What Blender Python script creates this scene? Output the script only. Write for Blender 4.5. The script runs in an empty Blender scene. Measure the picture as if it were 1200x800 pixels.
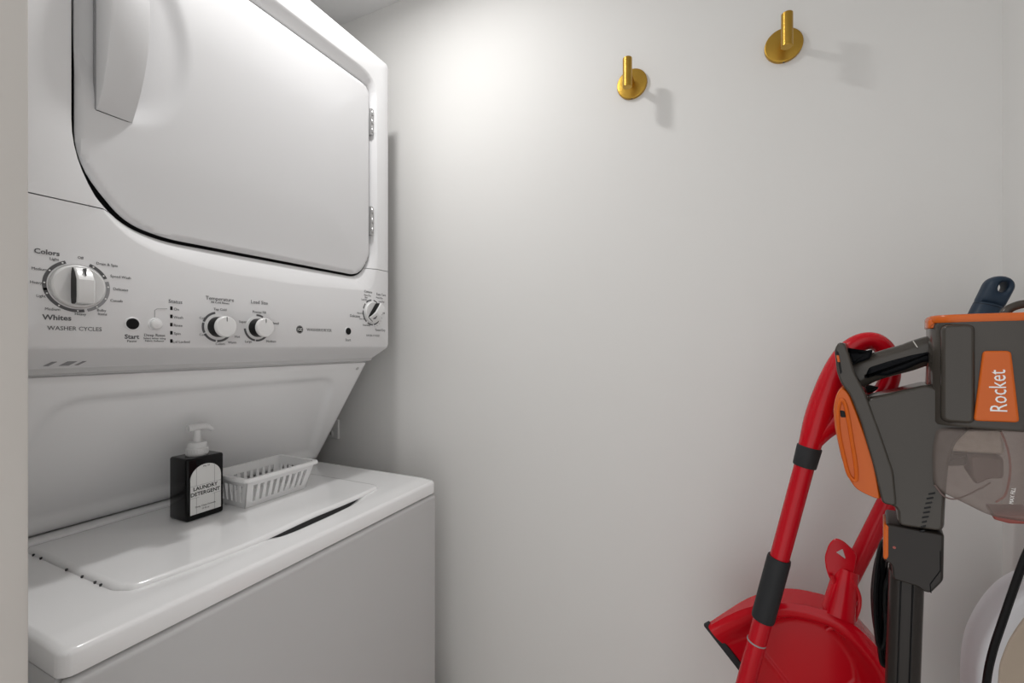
import bpy, bmesh, math, random
from mathutils import Vector, Matrix

random.seed(7)
scene = bpy.context.scene
COL = scene.collection
PI = math.pi

# ------------------------------------------------------------------ camera, light, exposure
CAM_Z = 1.21
F_PX = 525.0
HORIZON = 405.0
YAW = math.radians(25.28)
CA, SA = math.cos(YAW), math.sin(YAW)
RIGHT = Vector((CA, SA, 0)); FWD = Vector((-SA, CA, 0)); UP = Vector((0, 0, 1))
CAM = Vector((0, 0, CAM_Z))

cam_data = bpy.data.cameras.new('camera')
cam_data.sensor_width = 36.0
cam_data.lens = F_PX / 1200.0 * 36.0
cam_data.shift_y = (HORIZON - 400.0) / 1200.0
cam_data.clip_start = 0.01
cam = bpy.data.objects.new('camera', cam_data)
cam.location = CAM
cam.rotation_euler = (PI / 2, 0, YAW)
COL.objects.link(cam)
scene.camera = cam

world = bpy.data.worlds.new('hallway_light')
scene.world = world
world.use_nodes = True
bg = world.node_tree.nodes['Background']
bg.inputs['Color'].default_value = (1.0, 0.997, 0.99, 1)
bg.inputs['Strength'].default_value = 1.13

LAMP_POWER = 3.8
CEIL_Z = CAM_Z + 0.975
LAMP_XY = (-0.60, 0.61)

vs = scene.view_settings
vs.view_transform = 'Standard'
vs.look = 'None'
vs.exposure = 0.0
vs.gamma = 1.0
vs.use_curve_mapping = False


def ray(px, py):
    return RIGHT * ((px - 600) / F_PX) + UP * ((HORIZON - py) / F_PX) + FWD


def onX(px, py, X):
    r = ray(px, py); return CAM + r * (X / r.x)


def onY(px, py, Y):
    r = ray(px, py); return CAM + r * (Y / r.y)


def onZ(px, py, Z):
    r = ray(px, py); return CAM + r * ((Z - CAM_Z) / r.z)


def onD(px, py, D):
    return CAM + ray(px, py) * D


# ------------------------------------------------------------------ materials
def nodes_of(name):
    m = bpy.data.materials.new(name); m.use_nodes = True
    nt = m.node_tree
    return m, nt, nt.nodes['Principled BSDF']


def mat(name, col, rough=0.4, metal=0.0, coat=0.0, bump=0.0, bscale=200.0, var=0.0, vscale=8.0, spec=0.5, aniso=None):
    m, nt, b = nodes_of(name)
    b.inputs['Base Color'].default_value = (*col, 1)
    b.inputs['Roughness'].default_value = rough
    b.inputs['Metallic'].default_value = metal
    b.inputs['Coat Weight'].default_value = coat
    b.inputs['Coat Roughness'].default_value = 0.08
    b.inputs['Specular IOR Level'].default_value = spec
    tc = nt.nodes.new('ShaderNodeTexCoord')
    if var > 0:
        n = nt.nodes.new('ShaderNodeTexNoise'); n.inputs['Scale'].default_value = vscale
        n.inputs['Detail'].default_value = 3
        nt.links.new(tc.outputs['Object'], n.inputs['Vector'])
        r = nt.nodes.new('ShaderNodeMapRange')
        r.inputs['To Min'].default_value = 1 - var; r.inputs['To Max'].default_value = 1 + var
        nt.links.new(n.outputs['Fac'], r.inputs['Value'])
        mx = nt.nodes.new('ShaderNodeVectorMath'); mx.operation = 'SCALE'
        mx.inputs[0].default_value = col
        nt.links.new(r.outputs['Result'], mx.inputs['Scale'])
        nt.links.new(mx.outputs['Vector'], b.inputs['Base Color'])
    if bump > 0:
        n2 = nt.nodes.new('ShaderNodeTexNoise'); n2.inputs['Scale'].default_value = bscale
        n2.inputs['Detail'].default_value = 4
        if aniso:
            mp = nt.nodes.new('ShaderNodeMapping'); mp.inputs['Scale'].default_value = aniso
            nt.links.new(tc.outputs['Object'], mp.inputs['Vector'])
            nt.links.new(mp.outputs['Vector'], n2.inputs['Vector'])
        else:
            nt.links.new(tc.outputs['Object'], n2.inputs['Vector'])
        bp = nt.nodes.new('ShaderNodeBump'); bp.inputs['Strength'].default_value = bump
        bp.inputs['Distance'].default_value = 0.002
        nt.links.new(n2.outputs['Fac'], bp.inputs['Height'])
        nt.links.new(bp.outputs['Normal'], b.inputs['Normal'])
    return m


M = {}
M['wall'] = mat('wall_paint', (0.765, 0.758, 0.743), 0.6, bump=0.08, bscale=90, var=0.012, vscale=3, spec=0.12)
M['ceiling'] = mat('ceiling_paint', (0.86, 0.86, 0.86), 0.8, bump=0.1, bscale=120)
M['jamb'] = mat('jamb_paint', (0.60, 0.575, 0.545), 0.5, var=0.01)
M['floor'] = mat('floor_vinyl', (0.42, 0.36, 0.30), 0.45, bump=0.2, bscale=30, var=0.12, vscale=6, aniso=(1, 8, 1))
M['base'] = mat('baseboard_paint', (0.78, 0.78, 0.77), 0.4, bump=0.05)
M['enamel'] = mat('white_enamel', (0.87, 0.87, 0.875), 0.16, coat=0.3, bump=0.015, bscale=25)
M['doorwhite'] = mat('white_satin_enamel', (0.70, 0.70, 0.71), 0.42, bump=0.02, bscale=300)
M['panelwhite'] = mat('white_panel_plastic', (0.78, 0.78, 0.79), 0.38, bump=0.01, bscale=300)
M['shadewhite'] = mat('shaded_white_enamel', (0.57, 0.57, 0.573), 0.35, bump=0.02, bscale=60)  # same white as the enamel, darkened for the dimmer light on the front
M['knob'] = mat('knob_plastic', (0.80, 0.80, 0.80), 0.28, coat=0.2)
M['ink'] = mat('grey_ink', (0.10, 0.10, 0.105), 0.6)
M['inklight'] = mat('light_grey_ink', (0.30, 0.30, 0.31), 0.6)
M['black'] = mat('black_plastic', (0.006, 0.006, 0.0065), 0.35, spec=0.2)
M['gap'] = mat('dark_seam', (0.03, 0.03, 0.032), 0.7)
M['steel'] = mat('hinge_steel', (0.55, 0.55, 0.55), 0.3, metal=1.0)
M['bottle'] = mat('black_bottle', (0.003, 0.003, 0.0035), 0.12, spec=0.22)
M['label'] = mat('paper_label', (0.72, 0.72, 0.71), 0.6, var=0.02, vscale=60)
M['brass'] = mat('brushed_brass', (0.50, 0.30, 0.055), 0.30, metal=1.0, bump=0.25, bscale=60, aniso=(1, 1, 14))
M['red'] = mat('red_plastic', (0.54, 0.003, 0.012), 0.20, spec=0.32)
M['redpole'] = mat('red_coated_pole', (0.50, 0.004, 0.013), 0.26, spec=0.3)
M['rubber'] = mat('charcoal_rubber', (0.024, 0.025, 0.027), 0.6, bump=0.1, bscale=500, spec=0.25)
M['navy'] = mat('navy_plastic', (0.017, 0.034, 0.060), 0.42, bump=0.03, bscale=400, spec=0.3)
M['grey'] = mat('charcoal_plastic', (0.052, 0.045, 0.038), 0.22, bump=0.03, bscale=500, spec=0.4)
M['darkgrey'] = mat('dark_charcoal_plastic', (0.022, 0.018, 0.016), 0.30, bump=0.03, bscale=500, spec=0.3)
M['grip'] = mat('soft_black_grip', (0.004, 0.0045, 0.006), 0.5, bump=0.05, bscale=600, spec=0.08)
M['orange'] = mat('orange_plastic', (0.60, 0.115, 0.010), 0.26, spec=0.35)
M['white'] = mat('white_print', (0.85, 0.85, 0.84), 0.5)
M['lightline'] = mat('pale_line', (0.62, 0.60, 0.56), 0.5)
M['bin'] = mat('white_bin_plastic', (0.74, 0.74, 0.77), 0.35, var=0.02)
M['beige'] = mat('beige_board', (0.52, 0.43, 0.34), 0.6, var=0.06, vscale=12)
M['dust'] = mat('packed_dust', (0.66, 0.60, 0.53), 0.95, bump=0.9, bscale=120, var=0.25, vscale=60)
M['redbrown'] = mat('dull_red_plastic', (0.30, 0.06, 0.045), 0.35)
M['cone'] = mat('brown_grey_plastic', (0.16, 0.11, 0.10), 0.5, var=0.05, vscale=30)


def mat_translucent(name, col, alpha, rough=0.1):
    m, nt, b = nodes_of(name)
    b.inputs['Base Color'].default_value = (*col, 1)
    b.inputs['Roughness'].default_value = rough
    tr = nt.nodes.new('ShaderNodeBsdfTransparent')
    tr.inputs['Color'].default_value = (*[0.5 + 0.5 * c for c in col], 1)
    lw = nt.nodes.new('ShaderNodeTexNoise'); lw.inputs['Scale'].default_value = 25
    mr = nt.nodes.new('ShaderNodeMapRange')
    mr.inputs['To Min'].default_value = max(0, alpha - .08); mr.inputs['To Max'].default_value = alpha + .08
    nt.links.new(lw.outputs['Fac'], mr.inputs['Value'])
    mix = nt.nodes.new('ShaderNodeMixShader')
    nt.links.new(mr.outputs['Result'], mix.inputs['Fac'])
    nt.links.new(tr.outputs['BSDF'], mix.inputs[1])
    nt.links.new(b.outputs['BSDF'], mix.inputs[2])
    nt.links.new(mix.outputs['Shader'], nt.nodes['Material Output'].inputs['Surface'])
    return m


M['cup'] = mat_translucent('smoky_clear_plastic', (0.40, 0.33, 0.30), 0.30, 0.06)
M['pump'] = mat_translucent('frosted_plastic', (0.82, 0.82, 0.82), 0.72, 0.4)
M['basket'] = mat('basket_plastic', (0.80, 0.80, 0.80), 0.38)


def mat_emit(name, col, s):
    m, nt, b = nodes_of(name)
    b.inputs['Emission Color'].default_value = (*col, 1)
    b.inputs['Emission Strength'].default_value = s
    return m


M['lamp'] = mat_emit('lamp_diffuser', (1, 0.96, 0.9), 6.0)


# ------------------------------------------------------------------ object helpers
def root_offset(o):
    v = Vector((0, 0, 0))
    while o is not None:
        v += o.location; o = o.parent
    return v


def thing(name, label, cat, loc, group=None):
    o = bpy.data.objects.new(name, None)
    o.empty_display_size = 0.05
    COL.objects.link(o); o.location = loc
    o['label'] = label; o['category'] = cat
    if group: o['group'] = group
    return o


def tag(o, label, cat, group=None):
    o['label'] = label; o['category'] = cat
    if group: o['group'] = group
    return o


def obj(name, bm, m, parent=None, smooth=True, angle=35, label=None):
    """link a world-space bmesh as one object"""
    bmesh.ops.recalc_face_normals(bm, faces=bm.faces)
    if parent is not None:
        off = root_offset(parent)
    else:
        xs = [v.co.x for v in bm.verts]; ys = [v.co.y for v in bm.verts]; zs = [v.co.z for v in bm.verts]
        off = Vector(((min(xs) + max(xs)) / 2, (min(ys) + max(ys)) / 2, min(zs)))
    bmesh.ops.translate(bm, verts=bm.verts, vec=-off)
    me = bpy.data.meshes.new(name)
    bm.to_mesh(me); bm.free()
    me.materials.append(M[m] if isinstance(m, str) else m)
    if smooth:
        me.polygons.foreach_set('use_smooth', [True] * len(me.polygons))
        me.set_sharp_from_angle(angle=math.radians(angle))
        for p in me.polygons:
            if p.loop_total > 8: p.use_smooth = False
    o = bpy.data.objects.new(name, me)
    COL.objects.link(o)
    if parent is not None:
        o.parent = parent
    else:
        o.location = off
    if label: o['label'] = label
    return o


def struct(name, bm, m, smooth=False):
    o = obj(name, bm, m, None, smooth); o['kind'] = 'structure'; return o


class Fr:
    """local frame o + x*u + y*v + z*n"""
    def __init__(s, o, u, v, n=None):
        s.o = Vector(o); s.u = Vector(u).normalized(); s.v = Vector(v).normalized()
        s.n = Vector(n).normalized() if n is not None else s.u.cross(s.v)

    def __call__(s, x, y, z=0):
        return s.o + s.u * x + s.v * y + s.n * z


def box(bm, a, b, bev=0, seg=2):
    x0, x1 = sorted((a[0], b[0])); y0, y1 = sorted((a[1], b[1])); z0, z1 = sorted((a[2], b[2]))
    t = bmesh.new()
    bmesh.ops.create_cube(t, size=1)
    for v in t.verts:
        v.co = Vector(((v.co.x + .5) * (x1 - x0) + x0, (v.co.y + .5) * (y1 - y0) + y0, (v.co.z + .5) * (z1 - z0) + z0))
    if bev:
        bmesh.ops.bevel(t, geom=t.edges[:], offset=bev, segments=seg, affect='EDGES', profile=0.5)
    merge(bm, t)


def merge(bm, t):
    idx = {}
    for v in t.verts: idx[v] = bm.verts.new(v.co)
    for f in t.faces:
        try: bm.faces.new([idx[v] for v in f.verts])
        except ValueError: pass
    t.free()


def fbox(bm, fr, x0, x1, y0, y1, z0, z1, bev=0, seg=2):
    t = bmesh.new(); box(t, (x0, y0, z0), (x1, y1, z1), bev, seg)
    for v in t.verts: v.co = fr(*v.co)
    merge(bm, t)


def loft(bm, loops, cap0=True, cap1=True, closed=True):
    L = [[bm.verts.new(p) for p in lp] for lp in loops]
    n = len(L[0])
    for a, b in zip(L, L[1:]):
        for i in range(n if closed else n - 1):
            j = (i + 1) % n
            bm.faces.new((a[i], a[j], b[j], b[i]))
    if cap0: bm.faces.new(L[0])
    if cap1: bm.faces.new(L[-1])
    return L


def catmull(pts, n=6, closed=False):
    P = [Vector(p) for p in pts]
    out = []
    N = len(P)
    for i in range(N if closed else N - 1):
        p1 = P[i]; p2 = P[(i + 1) % N]
        p0 = P[(i - 1) % N] if (closed or i > 0) else p1 * 2 - p2
        p3 = P[(i + 2) % N] if (closed or i + 2 < N) else p2 * 2 - p1
        for k in range(n):
            t = k / n
            out.append(0.5 * ((2 * p1) + (p2 - p0) * t + (2 * p0 - 5 * p1 + 4 * p2 - p3) * t * t + (3 * p1 - p0 - 3 * p2 + p3) * t ** 3))
    if not closed: out.append(P[-1])
    return out


def tube(bm, pts, rad, seg=14, closed=False, flat=1.0, flatdir=None, round_ends=False):
    """tube through points; rad number or list"""
    n = len(pts)
    R = rad if isinstance(rad, (list, tuple)) else [rad] * n
    pts = [Vector(p) for p in pts]
    loops = []
    nrm = None
    for i in range(n):
        a = pts[(i - 1) % n] if (closed or i > 0) else pts[i]
        b = pts[(i + 1) % n] if (closed or i < n - 1) else pts[i]
        t = (b - a).normalized()
        if nrm is None:
            ref = Vector(flatdir) if flatdir is not None else (UP if abs(t.z) < .9 else Vector((1, 0, 0)))
            nrm = (ref - t * ref.dot(t)).normalized()
        else:
            nrm = (nrm - t * nrm.dot(t)).normalized()
        bi = t.cross(nrm)
        loops.append([pts[i] + (nrm * math.cos(2 * PI * k / seg) * flat + bi * math.sin(2 * PI * k / seg)) * R[i] for k in range(seg)])
    if closed:
        loft(bm, loops + [loops[0]], False, False)
        bmesh.ops.remove_doubles(bm, verts=bm.verts, dist=1e-6)
    else:
        if round_ends:
            def endcap(lp, c, d, r):
                res = []
                for q in (30, 60, 80):
                    qa = math.radians(q)
                    res.append([c + (p - c) * math.cos(qa) + d * r * math.sin(qa) for p in lp])
                return res
            t0 = (pts[0] - pts[1]).normalized(); t1 = (pts[-1] - pts[-2]).normalized()
            loops = list(reversed(endcap(loops[0], pts[0], t0, R[0]))) + loops + endcap(loops[-1], pts[-1], t1, R[-1])
        loft(bm, loops)


def lathe(bm, fr, prof, seg=32, sx=1.0):
    """prof list of (r, h) along fr.n"""
    loops = [[fr(max(r, 1e-5) * math.cos(2 * PI * k / seg) * sx, max(r, 1e-5) * math.sin(2 * PI * k / seg), h) for k in range(seg)] for r, h in prof]
    loft(bm, loops)


def rrect(x0, x1, y0, y1, r, n=6):
    rs = r if isinstance(r, (list, tuple)) else [r] * 4
    out = []
    for (cx, cy, a0), rr in zip(((x1, y0, -90), (x1, y1, 0), (x0, y1, 90), (x0, y0, 180)), rs):
        sx = -1 if cx == x1 else 1; sy = -1 if cy == y1 else 1
        c = (cx + sx * rr, cy + sy * rr)
        for k in range(n + 1):
            a = math.radians(a0 + 90 * k / n)
            out.append((c[0] + rr * math.cos(a), c[1] + rr * math.sin(a)))
    return out


def round_poly(pts, r, n=5):
    """round the corners of a polygon; r number or list"""
    out = []
    N = len(pts)
    for i in range(N):
        p = Vector(pts[i]).to_2d(); a = Vector(pts[i - 1]).to_2d(); b = Vector(pts[(i + 1) % N]).to_2d()
        rr = r[i] if isinstance(r, (list, tuple)) else r
        da = (a - p); db = (b - p)
        l = min(rr, da.length * .48, db.length * .48)
        if l < 1e-6: out.append((p.x, p.y)); continue
        s = p + da.normalized() * l; e = p + db.normalized() * l
        for k in range(n + 1):
            t = k / n
            q = s * (1 - t) ** 2 + p * 2 * t * (1 - t) + e * t * t
            out.append((q.x, q.y))
    return out


def area2(p):
    return sum(p[i - 1][0] * p[i][1] - p[i][0] * p[i - 1][1] for i in range(len(p))) / 2


def inset(poly, d):
    s = 1 if area2(poly) > 0 else -1
    N = len(poly); out = []
    for i in range(N):
        p0 = Vector(poly[i - 1]).to_2d(); p = Vector(poly[i]).to_2d(); p1 = Vector(poly[(i + 1) % N]).to_2d()
        e0 = (p - p0).normalized(); e1 = (p1 - p).normalized()
        n0 = Vector((-e0.y, e0.x)) * s; n1 = Vector((-e1.y, e1.x)) * s
        m = n0 + n1
        if m.length < 1e-6: m = n0
        m.normalize()
        c = max(0.45, m.dot(n0))
        q = p + m * (d / c)
        out.append((q.x, q.y))
    return out


def pillow(bm, poly, fr, z0, z1, r, seg=4, r0=None, rz=None):
    """extrude poly from z0 to z1 with rounded edges"""
    r0 = r if r0 is None else r0
    loops = []
    for k in range(seg + 1):
        a = PI / 2 * k / seg
        q = inset(poly, r0 * (1 - math.sin(a))) if r0 > 0 else poly
        loops.append([fr(x, y, z0 + (rz if rz else r0) * (1 - math.cos(a))) for x, y in q])
        if r0 == 0: break
    for k in range(seg + 1):
        a = PI / 2 * (1 - k / seg)
        q = inset(poly, r * (1 - math.sin(a))) if r > 0 else poly
        loops.append([fr(x, y, z1 - (rz if rz else r) * (1 - math.cos(a))) for x, y in q])
        if r == 0: break
    loft(bm, loops)


def hplate(bm, poly, fr, h, nx, ny, thick):
    """height field plate over a convex outline"""
    if area2(poly) < 0: poly = poly[::-1]
    xs = [p[0] for p in poly]; ys = [p[1] for p in poly]
    x0, x1, y0, y1 = min(xs), max(xs), min(ys), max(ys)
    t = bmesh.new()
    g = [[t.verts.new((x0 + (x1 - x0) * i / nx, y0 + (y1 - y0) * j / ny, 0)) for j in range(ny + 1)] for i in range(nx + 1)]
    for i in range(nx):
        for j in range(ny):
            t.faces.new((g[i][j], g[i + 1][j], g[i + 1][j + 1], g[i][j + 1]))
    N = len(poly)
    for i in range(N):
        a = Vector((*poly[i], 0)); b = Vector((*poly[(i + 1) % N], 0))
        d = b - a
        if d.length < 1e-6: continue
        no = Vector((d.y, -d.x, 0)).normalized()
        bmesh.ops.bisect_plane(t, geom=t.verts[:] + t.edges[:] + t.faces[:], dist=1e-7, plane_co=a, plane_no=no, clear_outer=True)
    bmesh.ops.remove_doubles(t, verts=t.verts, dist=1e-5)
    for v in t.verts: v.co.z = h(v.co.x, v.co.y)
    be = [e for e in t.edges if len(e.link_faces) == 1]
    r = bmesh.ops.extrude_edge_only(t, edges=be)
    nv = [x for x in r['geom'] if isinstance(x, bmesh.types.BMVert)]
    for v in nv: v.co.z = -thick(v.co.x, v.co.y) if callable(thick) else -thick
    ne = [x for x in r['geom'] if isinstance(x, bmesh.types.BMEdge)]
    try: bmesh.ops.contextual_create(t, geom=ne)
    except Exception: pass
    for v in t.verts: v.co = fr(*v.co)
    merge(bm, t)


def sstep(a, b, x):
    t = max(0, min(1, (x - a) / (b - a))); return t * t * (3 - 2 * t)


def poly_dist(poly):
    """signed inner distance for convex ccw polygon"""
    if area2(poly) < 0: poly = poly[::-1]
    E = []
    for i in range(len(poly)):
        a = Vector(poly[i]).to_2d(); b = Vector(poly[(i + 1) % len(poly)]).to_2d()
        d = b - a
        if d.length < 1e-6: continue
        d.normalize(); E.append((a, Vector((-d.y, d.x))))
    return lambda x, y: min((Vector((x, y)) - a).dot(n) for a, n in E)


def edge_round(d, r):
    if d >= r: return 0.0
    d = max(d, 0)
    return -(r - math.sqrt(max(0, r * r - (r - d) ** 2)))


TEXTS = []


def text(s, fr, x, y, size, z=0.0004, bold=False, align='CENTER', rot=0.0, xs=1.0):
    """queue a text string: (position is centre)"""
    TEXTS.append((s, fr, x, y, size, z, bold, align, rot, xs))


def flush_text(name, parent, m, label=None):
    """turn queued strings into one lettering mesh"""
    global TEXTS
    obs = []
    for (s, fr, x, y, size, z, bold, align, rot, xs) in TEXTS:
        cu = bpy.data.curves.new('t', 'FONT'); cu.body = s; cu.size = size
        cu.align_x = align; cu.align_y = 'CENTER'; cu.resolution_u = 2
        cu.extrude = 0.00012
        cu.offset = size * (0.022 if bold else 0.0)
        o = bpy.data.objects.new('t', cu); COL.objects.link(o); obs.append(o)
    bpy.context.view_layer.update()
    dg = bpy.context.evaluated_depsgraph_get()
    last = None
    for o, (s, fr, x, y, size, z, bold, align, rot, xs) in zip(obs, TEXTS):
        me = bpy.data.meshes.new_from_object(o.evaluated_get(dg))
        t = bmesh.new(); t.from_mesh(me)
        c, sn = math.cos(rot), math.sin(rot)
        for v in t.verts:
            a, b = v.co.x * xs, v.co.y
            v.co = fr(x + a * c - b * sn, y + a * sn + b * c, z + v.co.z)
        bm = bmesh.new(); merge(bm, t); bpy.data.meshes.remove(me)
        last = obj(name, bm, m, parent, smooth=False, label=label)
    for o in obs:
        cu = o.data; bpy.data.objects.remove(o); bpy.data.curves.remove(cu)
    TEXTS = []
    return last


# ------------------------------------------------------------------ the room
YW = 1.01            # wall behind, beside the appliance
XL = -1.46           # wall behind the appliance's back
XR = 0.4146          # wall on the tool side
YF0, YF1 = 0.02, 0.15  # front wall with the doorway
JX = -0.4724

bm = bmesh.new(); box(bm, (XL - .1, YW, 0), (XR + .1, YW + .1, CEIL_Z)); struct('wall_back', bm, 'wall')
bm = bmesh.new(); box(bm, (XL - .1, YF0, 0), (XL, YW, CEIL_Z)); struct('wall_left', bm, 'wall')
bm = bmesh.new(); box(bm, (XR, YF0, 0), (XR + .1, YW, CEIL_Z)); struct('wall_right', bm, 'wall')
bm = bmesh.new()
box(bm, (XL, YF0, 0), (JX - .018, YF1, CEIL_Z))
box(bm, (.378, YF0, 0), (XR, YF1, CEIL_Z))
box(bm, (JX - .018, YF0, 2.06), (.378, YF1, CEIL_Z))
struct('wall_front', bm, 'wall')
bm = bmesh.new(); box(bm, (XL - .1, -.6, -.05), (XR + .1, YW + .1, 0)); struct('floor', bm, 'floor')
bm = bmesh.new(); box(bm, (XL - .1, YF0, CEIL_Z), (XR + .1, YW + .1, CEIL_Z + .06)); struct('ceiling', bm, 'ceiling')
bm = bmesh.new()
box(bm, (JX - .018, YF0 - .004, 0), (JX, YF1, 2.06), .003)
struct('trim_1', bm, 'jamb', True)
bm = bmesh.new(); box(bm, (.36, YF0 - .004, 0), (.378, YF1, 2.06), .003); struct('trim_2', bm, 'jamb', True)
bm = bmesh.new(); box(bm, (JX, YF0 - .004, 2.042), (.36, YF1, 2.06), .003); struct('trim_3', bm, 'jamb', True)
bm = bmesh.new(); box(bm, (XL + .012, YW - .012, 0), (XR - .012, YW, .09), .003); struct('baseboard_back', bm, 'base', True)
bm = bmesh.new(); box(bm, (XR - .012, YF1, 0), (XR, YW - .012, .09), .003); struct('baseboard_right', bm, 'base', True)

# flush ceiling lamp, out of view above
t = thing('ceiling_lamp', 'round white ceiling lamp above the laundry appliance', 'lamp', (LAMP_XY[0], LAMP_XY[1], CEIL_Z))
fr = Fr((LAMP_XY[0], LAMP_XY[1], CEIL_Z), (1, 0, 0), (0, -1, 0), (0, 0, -1))
bm = bmesh.new(); lathe(bm, fr, [(.05, .0), (.05, .006), (.03, .010), (.02, .012)]); obj('lamp_base', bm, 'base', t)
ld = bpy.data.lights.new('lamp_light', 'AREA'); ld.shape = 'DISK'; ld.size = .065; ld.spread = math.radians(178)
ld.energy = LAMP_POWER; ld.color = (1, .99, .975)
lo = bpy.data.objects.new('lamp_light', ld); COL.objects.link(lo); lo.parent = t
lo.location = (0, 0, -.02)
# ------------------------------------------------------------------ stacked washer and dryer
Y0, Y1 = .222, .895
XF = -.622           # washer front
XD = -.767           # dryer front
XB = -1.40
zc = lambda z: CAM_Z + z
unit = thing('laundry_center', 'tall white washer with a dryer stacked above it, dials on the panel between', 'washer dryer', ((XF + XB) / 2, (Y0 + Y1) / 2, 0))
RIMB, TOPZ = zc(-.350), zc(-.320)

bm = bmesh.new(); box(bm, (XB, Y0, .03), (XF - .022, Y1, RIMB - .004), .006); obj('washer_cabinet', bm, 'shadewhite', unit)
bm = bmesh.new(); box(bm, (XF - .021, Y0 + .001, .05), (XF, Y1 - .001, RIMB - .003), .010, 4); obj('washer_front_panel', bm, 'shadewhite', unit)
for i, (x, y) in enumerate(((XF - .08, Y0 + .06), (XF - .08, Y1 - .06), (XB + .06, Y0 + .06), (XB + .06, Y1 - .06))):
    bm = bmesh.new(); lathe(bm, Fr((x, y, 0), (1, 0, 0), (0, 1, 0)), [(.022, 0), (.024, .004), (.02, .012), (.01, .014), (.01, .034)], 16); obj('levelling_foot', bm, 'black', unit)

# washer top with a moulded edge and the finger pocket before the lid
frT = Fr((0, 0, TOPZ), (1, 0, 0), (0, 1, 0))
tp = rrect(-1.28, XF - .002, Y0 - .001, Y1 + .001, .014, 4)
dT = poly_dist(tp)
LX0, LX1, LY0, LY1 = -.985, -.702, .306, .790


def bow(y):
    t_ = (y - LY0) / (LY1 - LY0)
    return .022 * math.sin(PI * max(0, min(1, t_))) ** .8


def h_top(x, y):
    h = edge_round(dT(x, y), .0055)
    h -= .003 * sstep(-.672, XF, x)
    e = LX1 + bow(y)
    p = sstep(.49, .55, y) * (1 - sstep(.66, .735, y))
    h -= .010 * p * math.exp(-((x - e + .004) / .009) ** 2)
    return h


bm = bmesh.new(); hplate(bm, tp, frT, h_top, 190, 130, .030); obj('washer_top', bm, 'enamel', unit, angle=60)

# lid
lp = [(LX0, LY0), (LX0, LY1), (LX1 - .014, LY1)]
for k in range(13):
    y = LY1 - .012 - (LY1 - LY0 - .024) * k / 12
    lp.append((LX1 + bow(y), y))
lp.append((LX1 - .018, LY0))
lp = [(x, y) for x, y in lp]
lp = round_poly(lp, [.004, .004, .02] + [.006] * 13 + [.03], 4)
# keep it convex for clipping


def hull(p):
    p = sorted(set((round(a, 6), round(b, 6)) for a, b in p))
    def half(q):
        r = []
        for c in q:
            while len(r) > 1 and (r[-1][0] - r[-2][0]) * (c[1] - r[-2][1]) - (r[-1][1] - r[-2][1]) * (c[0] - r[-2][0]) <= 0: r.pop()
            r.append(c)
        return r
    a = half(p); b = half(p[::-1])
    return a[:-1] + b[:-1]


lp = hull(lp)
dL = poly_dist(lp)


def h_lid(x, y):
    t_ = (y - LY0) / (LY1 - LY0)
    lift = .0062 * math.sin(PI * t_) ** 2 * sstep(-.80, LX1, x) * sstep(.30, .60, t_)
    return .006 + edge_round(dL(x, y), .005) + lift


def lid_under(x, y):
    t_ = (y - LY0) / (LY1 - LY0)
    return .001 - .0057 * math.sin(PI * max(0, min(1, t_))) ** 2 * sstep(-.80, LX1, x) * sstep(.30, .60, t_)


bm = bmesh.new(); hplate(bm, lp, frT, h_lid, 90, 90, lid_under); obj('washer_lid', bm, 'enamel', unit, angle=50)
bm = bmesh.new(); box(bm, (-1.02, LY0 - .01, TOPZ - .002), (LX0 - .002, LY1 + .01, TOPZ + .009), .003); obj('hinge_cover', bm, 'enamel', unit)
# dark strip painting the shade inside the finger pocket, under the lid's edge
bm = bmesh.new(); loops = []
for k in range(17):
    y = .50 + .21 * k / 16
    e = LX1 + bow(y); u_ = -lid_under(e, y)
    loops.append([frT(e - .030, y, -.012), frT(e - .003, y, -.012), frT(e - .003, y, max(-.001, u_ - .0003)), frT(e - .030, y, max(-.002, u_ - .002))])
loft(bm, loops); obj('pocket_shade', bm, 'gap', unit)
# little bumpers along the side of the lid
for k, x in enumerate((-.95, -.925, -.845, -.80, -.765, -.75)):
    bm = bmesh.new(); box(bm, (x - .0014, LY0 - .0018, TOPZ), (x + .0014, LY0 + .001, TOPZ + .0032), .0005); obj('lid_bumper', bm, 'gap', unit)

# back column with the slanted face
SL0 = Vector((-.842, 0, zc(-.045))); SL1 = Vector((-1.022, 0, zc(-.314)))
frY = Fr((0, 0, 0), (1, 0, 0), (0, 0, 1), (0, -1, 0))
bm = bmesh.new()
prof = [(SL0.x - .012, SL0.z), (SL1.x - .012, SL1.z), (XB, SL1.z), (XB, SL0.z)]
pillow(bm, prof, Fr((0, Y1 - .002, 0), (1, 0, 0), (0, 0, 1), (0, -1, 0)), 0, Y1 - Y0 - .004, .003, 2)
obj('back_column', bm, 'enamel', unit)
sdir = (SL1 - SL0); slen = sdir.length; sdir.normalize()
frS = Fr((SL0.x, Y0, SL0.z), (0, 1, 0), sdir, sdir.cross(Vector((0, 1, 0))) * -1)
if frS.n.x < 0: frS.n = -frS.n
SW = Y1 - Y0
spoly = rrect(0, SW, .001, slen, .004, 3)
dS = poly_dist(spoly)
# recessed field: rounded trapezoid
rec = round_poly([(.075, .035), (SW - .075, .035), (SW - .022, slen - .02), (.022, slen - .02)], [.05, .05, .01, .01], 6)
dR = poly_dist(rec)


def h_sl(x, y):
    return edge_round(dS(x, y), .003) - .007 * sstep(-.002, .02, dR(x, y))


bm = bmesh.new(); hplate(bm, spoly, frS, h_sl, 90, 50, .014); obj('slanted_panel', bm, 'enamel', unit, angle=50)
p = onX(430, 429, -.85)
bm = bmesh.new(); lathe(bm, Fr(frS(SW - .024, .016, 0), frS.u, frS.v, frS.n), [(.0045, -.001), (.0045, .001), (.003, .0025), (.0005, .003)], 12); obj('screw', bm, 'steel', unit)

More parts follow.
